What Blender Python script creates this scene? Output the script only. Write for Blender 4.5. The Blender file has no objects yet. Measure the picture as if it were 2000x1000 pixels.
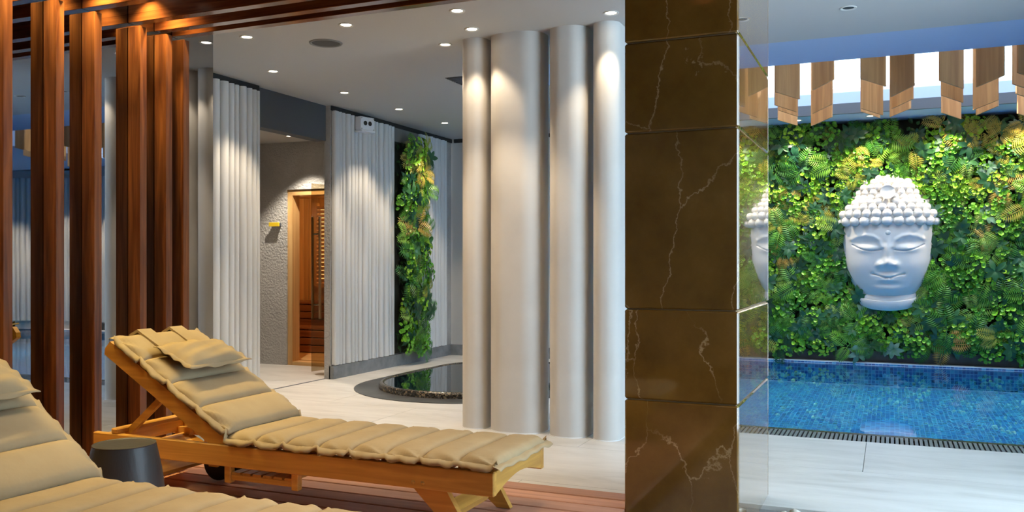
import bpy, math, random
from mathutils import Vector, Matrix
random.seed(7)
SC = bpy.context.scene
C = SC.collection
R = math.radians
# ---------------------------------------------------------------- camera, world, sun, exposure
cam_d = bpy.data.cameras.new('camera'); cam = bpy.data.objects.new('camera', cam_d); C.objects.link(cam)
cam.location = (0, 0, 1.25); cam.rotation_euler = (R(90), 0, R(23.2227))
cam_d.sensor_width = 36.0; cam_d.lens = 36.0*1720/2000; cam_d.shift_y = 14/2000
cam_d.clip_start = 0.05
SC.camera = cam
w = bpy.data.worlds.new('sky'); SC.world = w; w.use_nodes = True
bg = w.node_tree.nodes['Background']
bg.inputs[0].default_value = (0.66, 0.82, 1.0, 1); bg.inputs[1].default_value = 6.8
sun_d = bpy.data.lights.new('sun', 'SUN'); sun = bpy.data.objects.new('sun', sun_d); C.objects.link(sun)
sun_d.energy = 8.0; sun_d.angle = R(0.6); sun_d.color = (1.0, 0.95, 0.86)
sun.rotation_euler = Vector((.85,-.05,-.55)).to_track_quat('-Z','Y').to_euler()
SC.view_settings.view_transform = 'Standard'; SC.view_settings.look = 'None'
SC.view_settings.exposure = 0.80; SC.view_settings.gamma = 1.0; SC.view_settings.use_curve_mapping = False
SC.cycles.max_bounces = 8; SC.cycles.diffuse_bounces = 6; SC.cycles.glossy_bounces = 4
SC.cycles.transparent_max_bounces = 12; SC.cycles.caustics_reflective = False; SC.cycles.caustics_refractive = False
SC.cycles.sample_clamp_indirect = 6.0
SPOT_W = 48.0
WARM = (1.0, 0.80, 0.56)

# ---------------------------------------------------------------- helpers
class MB:
    def __init__(s): s.v = []; s.f = []
    def add(s, vs, fs):
        o = len(s.v); s.v += [tuple(p) for p in vs]; s.f += [tuple(i+o for i in f) for f in fs]; return s
    def box(s, x0, x1, y0, y1, z0, z1, ch=0.0):
        if ch <= 0:
            return s.add([(x0,y0,z0),(x1,y0,z0),(x1,y1,z0),(x0,y1,z0),(x0,y0,z1),(x1,y0,z1),(x1,y1,z1),(x0,y1,z1)],
                  [(0,3,2,1),(4,5,6,7),(0,1,5,4),(1,2,6,5),(2,3,7,6),(3,0,4,7)])
        # chamfered box: three rectangles of points per corner
        vs = []; idx = {}
        for i,(X,sx) in enumerate(((x0,1),(x1,-1))):
            for j,(Y,sy) in enumerate(((y0,1),(y1,-1))):
                for k,(Z,sz) in enumerate(((z0,1),(z1,-1))):
                    idx[i,j,k] = len(vs)
                    vs += [(X, Y+sy*ch, Z+sz*ch), (X+sx*ch, Y, Z+sz*ch), (X+sx*ch, Y+sy*ch, Z)]
        q = lambda i,j,k,a: idx[i,j,k]+a
        fs = []
        for i in (0,1):
            a=[q(i,0,0,0),q(i,1,0,0),q(i,1,1,0),q(i,0,1,0)]; fs.append(a if i else a[::-1])
            a=[q(0,i,0,1),q(0,i,1,1),q(1,i,1,1),q(1,i,0,1)]; fs.append(a if i else a[::-1])
            a=[q(0,0,i,2),q(1,0,i,2),q(1,1,i,2),q(0,1,i,2)]; fs.append(a if i else a[::-1])
        for i in (0,1):
            for j in (0,1):
                fs.append([q(i,j,0,0),q(i,j,1,0),q(i,j,1,1),q(i,j,0,1)])
                fs.append([q(i,0,j,0),q(i,1,j,0),q(i,1,j,2),q(i,0,j,2)])
                fs.append([q(0,i,j,1),q(1,i,j,1),q(1,i,j,2),q(0,i,j,2)])
                for k in (0,1): fs.append([q(i,j,k,0),q(i,j,k,1),q(i,j,k,2)])
        return s.add(vs, fs)
    def prism(s, poly, z0, z1):
        n = len(poly)
        vs = [(x,y,z0) for x,y in poly]+[(x,y,z1) for x,y in poly]
        return s.add(vs, [tuple(range(n))[::-1], tuple(range(n,2*n))]+[(i,(i+1)%n,n+(i+1)%n,n+i) for i in range(n)])
    def prism_y(s, poly, y0, y1):           # polygon in x,z extruded along y
        n = len(poly)
        vs = [(x,y0,z) for x,z in poly]+[(x,y1,z) for x,z in poly]
        return s.add(vs, [tuple(range(n)), tuple(range(n,2*n))[::-1]]+[(i,n+i,n+(i+1)%n,(i+1)%n) for i in range(n)])
    def prism_x(s, poly, x0, x1):           # polygon in y,z extruded along x
        n = len(poly)
        vs = [(x0,y,z) for y,z in poly]+[(x1,y,z) for y,z in poly]
        return s.add(vs, [tuple(range(n))[::-1], tuple(range(n,2*n))]+[(i,(i+1)%n,n+(i+1)%n,n+i) for i in range(n)])
    def lathe(s, prof, n=24, c=(0,0,0), cap=True):
        vs = []; m = len(prof)
        for k in range(n):
            a = 2*math.pi*k/n
            for r,z in prof: vs.append((c[0]+r*math.cos(a), c[1]+r*math.sin(a), c[2]+z))
        fs = [(k*m+i, ((k+1)%n)*m+i, ((k+1)%n)*m+i+1, k*m+i+1) for k in range(n) for i in range(m-1)]
        if cap:
            fs.append(tuple(k*m for k in range(n))[::-1]); fs.append(tuple(k*m+m-1 for k in range(n)))
        return s.add(vs, fs)
    def tube(s, a, b, r, n=10, r2=None):
        a = Vector(a); b = Vector(b); d = (b-a).normalized()
        u = d.orthogonal().normalized(); w_ = d.cross(u); r2 = r if r2 is None else r2
        vs = []
        for k in range(n):
            t = 2*math.pi*k/n; o = u*math.cos(t)+w_*math.sin(t)
            vs += [a+o*r, b+o*r2]
        fs = [(2*k, 2*((k+1)%n), 2*((k+1)%n)+1, 2*k+1) for k in range(n)]
        fs += [tuple(2*k for k in range(n))[::-1], tuple(2*k+1 for k in range(n))]
        return s.add(vs, fs)
    def bar(s, a, b, wy, hz):               # rectangular bar from a to b, wy wide in y, hz high across
        a = Vector(a); b = Vector(b); d = (b-a).normalized(); y = Vector((0,1,0))
        n_ = d.cross(y).normalized()
        vs = []
        for p in (a,b):
            for sy,sn in ((-1,-1),(1,-1),(1,1),(-1,1)): vs.append(p+y*(sy*wy/2)+n_*(sn*hz/2))
        return s.add(vs, [(0,1,2,3),(7,6,5,4),(0,4,5,1),(1,5,6,2),(2,6,7,3),(3,7,4,0)])
    def mesh(s, name, mat, smooth=False):
        m = bpy.data.meshes.new(name); m.from_pydata(s.v, [], s.f)
        import bmesh
        bm = bmesh.new(); bm.from_mesh(m); bmesh.ops.recalc_face_normals(bm, faces=bm.faces); bm.to_mesh(m); bm.free()
        if mat: m.materials.append(mat)
        if smooth:
            for p in m.polygons: p.use_smooth = True
            if smooth != True: m.set_sharp_from_angle(angle=R(smooth))
        m.update(); return m
    def build(s, name, mat, parent=None, smooth=False, loc=None, rot=None):
        o = bpy.data.objects.new(name, s.mesh(name, mat, smooth)); C.objects.link(o)
        if parent: o.parent = parent
        if loc: o.location = loc
        if rot: o.rotation_euler = rot
        return o
def tag(o, label=None, cat=None, group=None, kind=None):
    if label: o['label'] = label
    if cat: o['category'] = cat
    if group: o['group'] = group
    if kind: o['kind'] = kind
    return o
def struct(o, label=None, cat=None):
    o['kind'] = 'structure'
    return tag(o, label, cat)
def empty(name, loc=(0,0,0), rz=0):
    o = bpy.data.objects.new(name, None); C.objects.link(o); o.location = loc; o.rotation_euler = (0,0,rz)
    o.empty_display_size = .05; return o
def inst(name, mesh, parent, loc, rot=(0,0,0), sc=(1,1,1)):
    o = bpy.data.objects.new(name, mesh); C.objects.link(o); o.parent = parent
    o.location = loc; o.rotation_euler = rot; o.scale = sc; return o

# ---------------------------------------------------------------- materials
class Mat:
    def __init__(s, name):
        s.m = bpy.data.materials.new(name); s.m.use_nodes = True; s.t = s.m.node_tree; s.n = s.t.nodes
        s.b = s.n['Principled BSDF']; s.out = s.n['Material Output']
    def node(s, t, **kw):
        n = s.n.new(t)
        for k,v in kw.items():
            if k in n.inputs.keys(): n.inputs[k].default_value = v
            else: setattr(n, k, v)
        return n
    def link(s, a, b): s.t.links.new(a, b)
    def set(s, **kw):
        for k,v in kw.items():
            s.b.inputs[k.replace('_',' ')].default_value = v
        return s
    def coords(s, scale=(1,1,1), which='Object', rot=(0,0,0)):
        tc = s.node('ShaderNodeTexCoord'); mp = s.node('ShaderNodeMapping')
        mp.inputs['Scale'].default_value = scale; mp.inputs['Rotation'].default_value = rot
        s.link(tc.outputs[which], mp.inputs[0]); return mp.outputs[0]
    def ramp(s, fac, stops):
        r = s.node('ShaderNodeValToRGB'); e = r.color_ramp.elements
        while len(e) < len(stops): e.new(0.5)
        for el,(p,c) in zip(e, stops): el.position = p; el.color = (*c,1) if len(c)==3 else c
        s.link(fac, r.inputs[0]); return r.outputs[0]
    def bump(s, h, strength=.2, dist=.01):
        b = s.node('ShaderNodeBump', Strength=strength, Distance=dist); s.link(h, b.inputs['Height'])
        s.link(b.outputs[0], s.b.inputs['Normal']); return b
def rgb(r,g,b):   # 0..255 display to linear
    f = lambda x: ((x/255)/12.92 if x/255 <= .04045 else ((x/255+.055)/1.055)**2.4)
    return (f(r),f(g),f(b))
def c4(c): return (*c,1)
def plain(name, col, rough=.5, **kw):
    m = Mat(name); m.set(Base_Color=c4(col), Roughness=rough, **kw); return m.m
def noisy(name, c1, c2, scale, rough=.6, bump=0, bscale=None, dist=.004, detail=4, which='Object', stretch=(1,1,1)):
    m = Mat(name); co = m.coords(stretch, which)
    n = m.node('ShaderNodeTexNoise', Scale=scale, Detail=detail); m.link(co, n.inputs['Vector'])
    m.link(m.ramp(n.outputs[0], [(.3,c1),(.7,c2)]), m.b.inputs['Base Color']); m.set(Roughness=rough)
    if bump:
        n2 = m.node('ShaderNodeTexNoise', Scale=bscale or scale*4, Detail=3); m.link(co, n2.inputs['Vector'])
        m.bump(n2.outputs[0], bump, dist)
    return m.m
def wood(name, c1, c2, axis, rough=.4, grain=28, var=.25, coat=0):
    m = Mat(name); st = [grain,grain,grain]; st[axis] = grain*.055
    co = m.coords(tuple(st))
    oi = m.node('ShaderNodeObjectInfo'); ad = m.node('ShaderNodeVectorMath', operation='ADD')
    sc = m.node('ShaderNodeMath', operation='MULTIPLY'); sc.inputs[1].default_value = 40
    m.link(oi.outputs['Random'], sc.inputs[0]); m.link(co, ad.inputs[0]); m.link(sc.outputs[0], ad.inputs[1])
    n = m.node('ShaderNodeTexNoise', Scale=1.0, Detail=5, Distortion=.7); m.link(ad.outputs[0], n.inputs['Vector'])
    col = m.ramp(n.outputs[0], [(.32,c2),(.52,tuple((a+b)/2 for a,b in zip(c1,c2))),(.68,c1)])
    h = m.node('ShaderNodeHueSaturation'); mr = m.node('ShaderNodeMapRange')
    mr.inputs['To Min'].default_value = 1-var; mr.inputs['To Max'].default_value = 1+var
    m.link(oi.outputs['Random'], mr.inputs[0]); m.link(mr.outputs[0], h.inputs['Value']); m.link(col, h.inputs['Color'])
    m.link(h.outputs[0], m.b.inputs['Base Color']); m.set(Roughness=rough, Coat_Weight=coat, Coat_Roughness=.12)
    m.bump(n.outputs[0], .08, .003)
    return m.m
def fresnel_glass(name, tint, gloss=(1,1,1), rough=0.0, ior=1.45, bump=None, k=1.0):
    m = Mat(name); m.n.remove(m.b)
    tr = m.node('ShaderNodeBsdfTransparent'); tr.inputs[0].default_value = c4(tint)
    gl = m.node('ShaderNodeBsdfGlossy'); gl.inputs[0].default_value = c4(gloss); gl.inputs['Roughness'].default_value = rough
    fr = m.node('ShaderNodeFresnel', IOR=ior); mx = m.node('ShaderNodeMixShader')
    ge = m.node('ShaderNodeNewGeometry'); im = m.node('ShaderNodeMix', data_type='FLOAT'); im.inputs[2].default_value = ior; im.inputs[3].default_value = 1/ior
    m.link(ge.outputs['Backfacing'], im.inputs[0]); m.link(im.outputs[0], fr.inputs['IOR'])
    km = m.node('ShaderNodeMath', operation='MULTIPLY'); km.inputs[1].default_value = k; m.link(fr.outputs[0], km.inputs[0])
    m.link(km.outputs[0], mx.inputs[0]); m.link(tr.outputs[0], mx.inputs[1]); m.link(gl.outputs[0], mx.inputs[2])
    m.link(mx.outputs[0], m.out.inputs[0])
    if bump:
        n = m.node('ShaderNodeTexNoise', Scale=bump[0], Detail=2); m.link(m.coords((1,1,1)), n.inputs['Vector'])
        b = m.node('ShaderNodeBump', Strength=bump[1], Distance=.02); m.link(n.outputs[0], b.inputs['Height'])
        m.link(b.outputs[0], gl.inputs['Normal'])
    return m.m
def emit(name, col, st):
    m = Mat(name); m.set(Base_Color=(0,0,0,1), Emission_Color=c4(col), Emission_Strength=st); return m.m

M = {}
M['ceiling'] = plain('ceiling_paint', (.48,.47,.45), .85)
M['pool_ceiling'] = plain('pool_ceiling_blue', (.40,.50,.70), .7)  # bluish base colour for pool ceiling, far strip and skylight shaft
M['strip_dark'] = plain('dark_band_paint', (.09,.10,.12), .7)
M['plaster'] = noisy('column_plaster', (.60,.575,.54), (.66,.635,.60), 3, .75, .12, 45, .003)
M['flute'] = plain('flute_white', (.66,.66,.65), .5)
M['wall_plain'] = noisy('wall_plaster', (.50,.49,.47), (.54,.53,.51), 2, .8)
M['stucco'] = noisy('grey_stucco', (.38,.37,.355), (.47,.455,.435), 3, .9, .9, 38, .02)
M['plinth'] = noisy('grey_stone_plinth', (.16,.17,.18), (.26,.27,.28), 9, .5)
M['groove_shade'] = plain('groove_shade_grey', (.20,.20,.20), .8)  # shade between the flutes put into a darker backing colour
M['slot'] = plain('shadow_gap_dark', (.03,.03,.03), .9)  # near-black strip stands for the shade in the gap below the ceiling
# floor stone
m = Mat('floor_stone'); co = m.coords((.5,2.2,1), 'Object')
oi = m.node('ShaderNodeObjectInfo'); ad = m.node('ShaderNodeVectorMath', operation='ADD'); ms = m.node('ShaderNodeMath', operation='MULTIPLY'); ms.inputs[1].default_value = 30
m.link(oi.outputs['Random'], ms.inputs[0]); m.link(co, ad.inputs[0]); m.link(ms.outputs[0], ad.inputs[1])
n1 = m.node('ShaderNodeTexNoise', Scale=2.2, Detail=8, Roughness=.65, Distortion=.6); m.link(ad.outputs[0], n1.inputs['Vector'])
m.link(m.ramp(n1.outputs[0], [(.28,(.50,.48,.445)),(.5,(.64,.62,.59)),(.72,(.73,.71,.68))]), m.b.inputs['Base Color'])
n2 = m.node('ShaderNodeTexNoise', Scale=60, Detail=3); m.link(ad.outputs[0], n2.inputs['Vector']); m.bump(n2.outputs[0], .08, .002)
m.set(Roughness=.42); M['floor'] = m.m
M['joint'] = plain('joint_grout', (.22,.21,.20), .9)
M['dark_band'] = noisy('dark_stone_band', (.035,.036,.038), (.075,.076,.078), 5, .42)
# speckled granite
m = Mat('speckled_granite'); v = m.node('ShaderNodeTexVoronoi', Scale=70); m.link(m.coords(), v.inputs['Vector'])
m.link(m.ramp(v.outputs['Color'], [(.2,(.01,.01,.01)),(.5,(.04,.035,.03)),(.62,(.22,.17,.11)),(.75,(.05,.05,.05))]), m.b.inputs['Base Color'])
m.set(Roughness=.25); M['granite'] = m.m
M['grate'] = plain('grate_grey', (.16,.17,.18), .35)
M['black'] = plain('black', (.008,.008,.008), .5)
# pool mosaic
m = Mat('blue_mosaic'); tc = m.node('ShaderNodeTexCoord')
fl = m.node('ShaderNodeVectorMath', operation='SCALE'); fl.inputs['Scale'].default_value = 1/.042; m.link(tc.outputs['Object'], fl.inputs[0])
fo = m.node('ShaderNodeVectorMath', operation='FLOOR'); m.link(fl.outputs[0], fo.inputs[0])
wn = m.node('ShaderNodeTexWhiteNoise', noise_dimensions='3D'); m.link(fo.outputs[0], wn.inputs['Vector'])
col = m.ramp(wn.outputs['Value'], [(0,(.003,.05,.22)),(.35,(.006,.11,.36)),(.7,(.014,.22,.50)),(1,(.06,.42,.60))])
fr_ = m.node('ShaderNodeVectorMath', operation='FRACTION'); m.link(fl.outputs[0], fr_.inputs[0])
sx = m.node('ShaderNodeSeparateXYZ'); m.link(fr_.outputs[0], sx.inputs[0])
def edge(sock):
    a = m.node('ShaderNodeMath', operation='SUBTRACT'); m.link(sock, a.inputs[0]); a.inputs[1].default_value = .5
    b = m.node('ShaderNodeMath', operation='ABSOLUTE'); m.link(a.outputs[0], b.inputs[0])
    c = m.node('ShaderNodeMath', operation='GREATER_THAN'); m.link(b.outputs[0], c.inputs[0]); c.inputs[1].default_value = .43; return c.outputs[0]
mxm = m.node('ShaderNodeMath', operation='MAXIMUM'); m.link(edge(sx.outputs[0]), mxm.inputs[0]); m.link(edge(sx.outputs[1]), mxm.inputs[1])
mx = m.node('ShaderNodeMix', data_type='RGBA'); m.link(mxm.outputs[0], mx.inputs[0]); m.link(col, mx.inputs[6]); mx.inputs[7].default_value = (.16,.42,.62,1)
m.link(mx.outputs[2], m.b.inputs['Base Color']); m.set(Roughness=.3); M['mosaic'] = m.m
M['water'] = fresnel_glass('pool_water', (.72,.92,1.0), (1,1,1), .0, 1.33, (1.6,.04), 1.0)
M['black_water'] = None
m = Mat('dark_water'); m.set(Base_Color=(.004,.010,.016,1), Roughness=.02, IOR=1.55)
n = m.node('ShaderNodeTexNoise', Scale=1.2, Detail=1); m.link(m.coords(), n.inputs['Vector']); m.bump(n.outputs[0], .03, .01); M['black_water'] = m.m
# woods
M['post'] = wood('post_mahogany', (.24,.082,.024), (.085,.022,.006), 2, .32, 34, .1, .3)
M['beam'] = wood('beam_mahogany', (.22,.070,.020), (.085,.022,.007), 0, .25, 34, .1, .5)
M['teak'] = wood('lounger_teak', (.74,.41,.09), (.50,.25,.05), 0, .38, 22, .12, .15)
M['teak_y'] = wood('lounger_teak_cross', (.74,.41,.09), (.50,.25,.05), 1, .38, 22, .12, .15)
M['deck'] = wood('deck_composite', (.56,.28,.18), (.42,.20,.13), 0, .5, 16, .12)
M['slat'] = wood('oak_slat', (.66,.35,.14), (.46,.22,.08), 2, .5, 20, .22)
M['sauna'] = wood('sauna_pine', (.66,.40,.16), (.50,.28,.10), 2, .5, 14, .15)
M['sauna_h'] = wood('sauna_pine_h', (.66,.40,.16), (.50,.28,.10), 0, .5, 14, .2)
M['sauna_dark'] = wood('sauna_bench', (.30,.12,.04), (.17,.06,.018), 0, .5, 14, .2)
# brown marble
m = Mat('brown_marble'); co = m.coords((1,1,1))
oi = m.node('ShaderNodeObjectInfo'); ad = m.node('ShaderNodeVectorMath', operation='ADD'); ms = m.node('ShaderNodeMath', operation='MULTIPLY'); ms.inputs[1].default_value = 17
m.link(oi.outputs['Random'], ms.inputs[0]); m.link(co, ad.inputs[0]); m.link(ms.outputs[0], ad.inputs[1])
nb = m.node('ShaderNodeTexNoise', Scale=3.5, Detail=9, Roughness=.65); m.link(ad.outputs[0], nb.inputs['Vector'])
base = m.ramp(nb.outputs[0], [(.3,(.115,.054,.009)),(.55,(.175,.085,.015)),(.75,(.235,.12,.026))])
nw = m.node('ShaderNodeTexNoise', Scale=2.4, Detail=9, Roughness=.62); m.link(ad.outputs[0], nw.inputs['Vector'])
mwv = m.node('ShaderNodeMix', data_type='RGBA'); mwv.inputs[0].default_value = .30
mp2 = m.node('ShaderNodeMapping'); mp2.inputs['Scale'].default_value = (1.9,1.9,.55); mp2.inputs['Rotation'].default_value = (0,R(18),0); m.link(ad.outputs[0], mp2.inputs[0])
m.link(mp2.outputs[0], mwv.inputs[6]); m.link(nw.outputs['Color'], mwv.inputs[7])
vo = m.node('ShaderNodeTexVoronoi', Scale=2.1, feature='DISTANCE_TO_EDGE'); m.link(mwv.outputs[2], vo.inputs['Vector'])
vein = m.ramp(vo.outputs['Distance'], [(0,(1,1,1)),(.003,(.6,.6,.6)),(.008,(0,0,0))])
nm = m.node('ShaderNodeTexNoise', Scale=2.3, Detail=2); m.link(ad.outputs[0], nm.inputs['Vector'])
mask = m.ramp(nm.outputs[0], [(.38,(.05,.05,.05)),(.56,(.85,.85,.85))])
mm = m.node('ShaderNodeMath', operation='MULTIPLY'); m.link(vein, mm.inputs[0]); m.link(mask, mm.inputs[1])
mx = m.node('ShaderNodeMix', data_type='RGBA'); m.link(mm.outputs[0], mx.inputs[0]); m.link(base, mx.inputs[6]); mx.inputs[7].default_value = (.50,.34,.17,1)
m.link(mx.outputs[2], m.b.inputs['Base Color']); m.set(Roughness=.10, IOR=1.45, Coat_Weight=1.0, Coat_IOR=1.5, Coat_Roughness=.0); M['marble'] = m.m
M['marble_edge'] = plain('marble_bevel', (.34,.24,.14), .25)
m = Mat('dark_mirror'); m.set(Base_Color=(.34,.36,.39,1), Metallic=1.0, Roughness=.015)
n = m.node('ShaderNodeTexNoise', Scale=.7, Detail=1); m.link(m.coords(), n.inputs['Vector']); m.bump(n.outputs[0], .012, .02); M['mirror'] = m.m
M['fabric'] = noisy('beige_canvas', (.375,.28,.16), (.425,.325,.19), 6, .85, .10, 30, .01)
M['stool'] = noisy('dark_ceramic', (.022,.022,.024), (.04,.04,.042), 8, .45, .25, 60, .004, stretch=(1,1,.15))
M['chrome'] = plain('brushed_metal', (.6,.58,.55), .25, Metallic=1.0)
M['copper'] = plain('handle_metal', (.55,.38,.24), .3, Metallic=1.0)
M['brass'] = plain('brass_bolt', (.6,.38,.12), .3, Metallic=1.0)
M['rubber'] = plain('black_rubber', (.012,.012,.012), .7)
M['glass'] = fresnel_glass('clear_glass', (.93,.97,.97), (1,1,1), 0, 1.45)
M['roof_glass'] = fresnel_glass('roof_glass', (.80,.84,.86), (1,1,1), 0, 1.45)
M['smoke_glass'] = fresnel_glass('bronze_glass', (.74,.68,.56), (1,1,1), 0, 1.5)
M['lens'] = emit('lamp_lens', (1.0,.86,.66), 14.0)
M['sauna_glow'] = emit('sauna_lamp', (1.0,.66,.28), 2.5)
M['trim'] = plain('lamp_trim', (.62,.60,.56), .4)
M['white_box'] = plain('white_plastic', (.78,.79,.82), .4)
M['yellow'] = plain('yellow_plate', (.75,.52,.02), .4)
M['speaker'] = plain('speaker_mesh', (.05,.05,.05), .6)
M['statue'] = plain('white_stone', (.70,.685,.66), .6)
M['white_ext'] = plain('white_render', (.85,.86,.88), .7)
M['frame_white'] = plain('frame_white', (.82,.83,.84), .4)
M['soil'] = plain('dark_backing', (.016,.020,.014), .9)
M['pebble'] = noisy('pebbles', (.42,.37,.29), (.66,.61,.53), 3, .6)
def leafmat(name, stops, rough=.42):
    m = Mat(name); oi = m.node('ShaderNodeObjectInfo')
    n = m.node('ShaderNodeTexNoise', Scale=14, Detail=1); m.link(m.coords(), n.inputs['Vector'])
    a = m.node('ShaderNodeMath', operation='MULTIPLY_ADD'); m.link(n.outputs[0], a.inputs[0]); a.inputs[1].default_value = .35
    s_ = m.node('ShaderNodeMath', operation='SUBTRACT'); m.link(oi.outputs['Random'], s_.inputs[0]); s_.inputs[1].default_value = .17
    m.link(s_.outputs[0], a.inputs[2])
    m.link(m.ramp(a.outputs[0], stops), m.b.inputs['Base Color']); m.set(Roughness=rough)
    return m.m
M['pale_tile'] = plain('pale_tile', (.35,.6,.8), .4)
M['leaf_fern'] = leafmat('fern_green', [(0,(.02,.11,.016)),(.4,(.06,.24,.025)),(.75,(.16,.38,.04)),(1,(.30,.44,.08))])
M['leaf_lamplit'] = leafmat('fern_lamplit_yellow', [(0,(.26,.34,.04)),(.5,(.44,.42,.07)),(.85,(.52,.36,.08)),(1,(.48,.24,.06))])  # yellow of the warm downlights put into the leaf colour
M['leaf_clump'] = leafmat('clump_green', [(0,(.06,.25,.015)),(.5,(.17,.45,.025)),(1,(.36,.60,.04))])
M['leaf_dark'] = leafmat('rosette_green', [(0,(.008,.05,.028)),(.5,(.02,.095,.035)),(.85,(.05,.17,.055)),(1,(.14,.25,.19))], .3)
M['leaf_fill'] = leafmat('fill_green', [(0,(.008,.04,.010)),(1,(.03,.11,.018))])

H = 2.95
# ================================================================ SETTING
# ---------------- floor
POOL_L = ((-2.05, 6.64), (-3.6, 11.9))           # slanted left edge of pool surround
fl = MB()
fl.box(-7.4, 1.85, -3, 5.4, -.08, -.022); fl.box(-7.4, 8.2, 5.4, 6.64, -.08, -.022)
fl.prism([(-7.4,6.64),(-2.05,6.64),(-3.6,11.9),(-7.4,11.9)], -.08, -.022)
floor = struct(fl.build('floor', M['joint']), 'pale stone slab floor around the deck and pools', 'floor')
def clip(poly, a, b):           # keep left side of a->b
    out = []
    sd = lambda p: (b[0]-a[0])*(p[1]-a[1])-(b[1]-a[1])*(p[0]-a[0])
    for i in range(len(poly)):
        p, q = poly[i], poly[(i+1)%len(poly)]; sp, sq = sd(p), sd(q)
        if sp >= 0: out.append(p)
        if sp*sq < 0:
            t = sp/(sp-sq); out.append((p[0]+(q[0]-p[0])*t, p[1]+(q[1]-p[1])*t))
    return out
vs_ = [4.19, 4.69, 5.67, 6.64, 7.62, 8.6, 9.58, 10.56, 11.54]
for j in range(len(vs_)-1):
    off = -7.35 + (.9 if j % 2 else 0) - 1.8
    u = off
    um = 8.1 if j > 1 else 1.74
    while u < um:
        g = .0018
        p = [(max(u,-7.35)+g, vs_[j]+g), (min(u+1.8,um)-g, vs_[j]+g), (min(u+1.8,um)-g, vs_[j+1]-g), (max(u,-7.35)+g, vs_[j+1]-g)]
        if p[1][0]-p[0][0] > .05:
            if j == 0: p = [(min(a,-1.11),b) for a,b in p]
            if p[1][0]-p[0][0] < .05: u += 1.8; continue
            if j >= 3:
                p = clip(p, *POOL_L) if True else p
            if len(p) >= 3:
                cx = sum(a for a,_ in p)/len(p); cy = sum(b for _,b in p)/len(p)
                MB().prism([(a-cx,b-cy) for a,b in p], -.022, 0).build('floor_slab', M['floor'], floor, loc=(cx,cy,0))
        u += 1.8
# ---------------- deck of planks, one low step above the slabs
DK = .134
deck = struct(MB().box(-4.2, -1.106, -1.2, 4.18, .0, DK-.030).build('floor_deck', M['black']), 'reddish brown plank deck under the sun loungers', 'deck')
pm = None; v = -1.2; k = 0
while v < 4.10:
    wv = .1165
    if pm is None: pm = MB().box(-1.547, 1.547, 0, wv, -.030, 0, .003).mesh('deck_plank', M['deck'])
    inst('deck_plank', pm, deck, (-2.653, v, DK)); v += wv + .014; k += 1
# pebble bed right of pillar, in front of the slabs
pb = struct(MB().box(-1.1, 1.74, -1.2, 4.685, -.06, -.02).build('floor_gravel', M['joint']), 'bed of pale pebbles at the foot of the marble pillar', 'pebbles')
st = MB()
for i in range(420):
    cx, cy = random.uniform(-.58, .75), random.uniform(3.5, 4.66); r = random.uniform(.018,.034)
    n = 7
    vs = [(cx, cy, -.02+r*1.1)]; 
    for k in range(n):
        a = 2*math.pi*k/n; vs.append((cx+r*math.cos(a), cy+r*.8*math.sin(a), -.02+r*.65))
    for k in range(n):
        a = 2*math.pi*k/n; vs.append((cx+r*.9*math.cos(a), cy+r*.72*math.sin(a), -.02))
    st.add(vs, [(0,1+k,1+(k+1)%n) for k in range(n)]+[(1+k,8+k,8+(k+1)%n,1+(k+1)%n) for k in range(n)])
tag(st.build('pebbles', M['pebble'], pb, True), kind='stuff')
# threshold strip of sauna lobby
thr = struct(MB().box(-5.62, -5.60, 6.80, 7.94, 0, .004).build('trim_1', M['strip_dark']), 'thin dark threshold strip in front of the sauna lobby', 'threshold')

# ---------------- ceiling (main slab, pool ceiling with skylight opening)
cl = MB()
cl.box(-7.4, 1.85, -3, 5.4, H, H+.12); cl.box(-7.4, 8.2, 5.4, 7.04, H, H+.12)
cl.box(-7.4, -3.0, 7.04, 12.1, H, H+.12)
ceiling = struct(cl.build('ceiling', M['ceiling']), 'flat grey ceiling with recessed lights', 'ceiling')
SK = (-2.45, 3.35, 7.9, 11.3)     # skylight opening u0 u1 v0 v1
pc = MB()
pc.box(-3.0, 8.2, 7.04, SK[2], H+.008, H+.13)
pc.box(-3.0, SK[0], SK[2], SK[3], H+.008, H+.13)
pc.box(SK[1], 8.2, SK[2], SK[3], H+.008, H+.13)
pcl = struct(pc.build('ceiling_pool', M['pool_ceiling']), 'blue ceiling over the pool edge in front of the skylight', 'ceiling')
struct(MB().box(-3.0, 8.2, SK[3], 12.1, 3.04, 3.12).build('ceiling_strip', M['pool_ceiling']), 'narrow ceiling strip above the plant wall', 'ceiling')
# shaft walls
struct(MB().box(SK[0], SK[1], SK[3]-.04, SK[3], 3.04, 3.165).build('trim_2', M['strip_dark']), 'dark band under the skylight window', 'fascia')
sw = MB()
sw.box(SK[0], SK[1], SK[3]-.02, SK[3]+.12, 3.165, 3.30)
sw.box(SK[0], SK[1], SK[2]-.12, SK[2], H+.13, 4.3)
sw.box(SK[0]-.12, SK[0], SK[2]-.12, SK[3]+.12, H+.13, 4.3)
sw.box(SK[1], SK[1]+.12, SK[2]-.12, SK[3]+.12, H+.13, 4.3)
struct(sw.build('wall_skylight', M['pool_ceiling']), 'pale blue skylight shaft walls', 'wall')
win = struct(empty('window_1', (0,SK[3]+.05,3.30)), 'long white framed skylight window behind the hanging wooden slats', 'window')
fr = MB(); fr.box(SK[0], SK[1], -.05, .05, 0, .055); fr.box(SK[0], SK[1], -.05, .05, .95, 1.0)
fr.build('window_frame', M['frame_white'], win)
nP = 4
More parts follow.
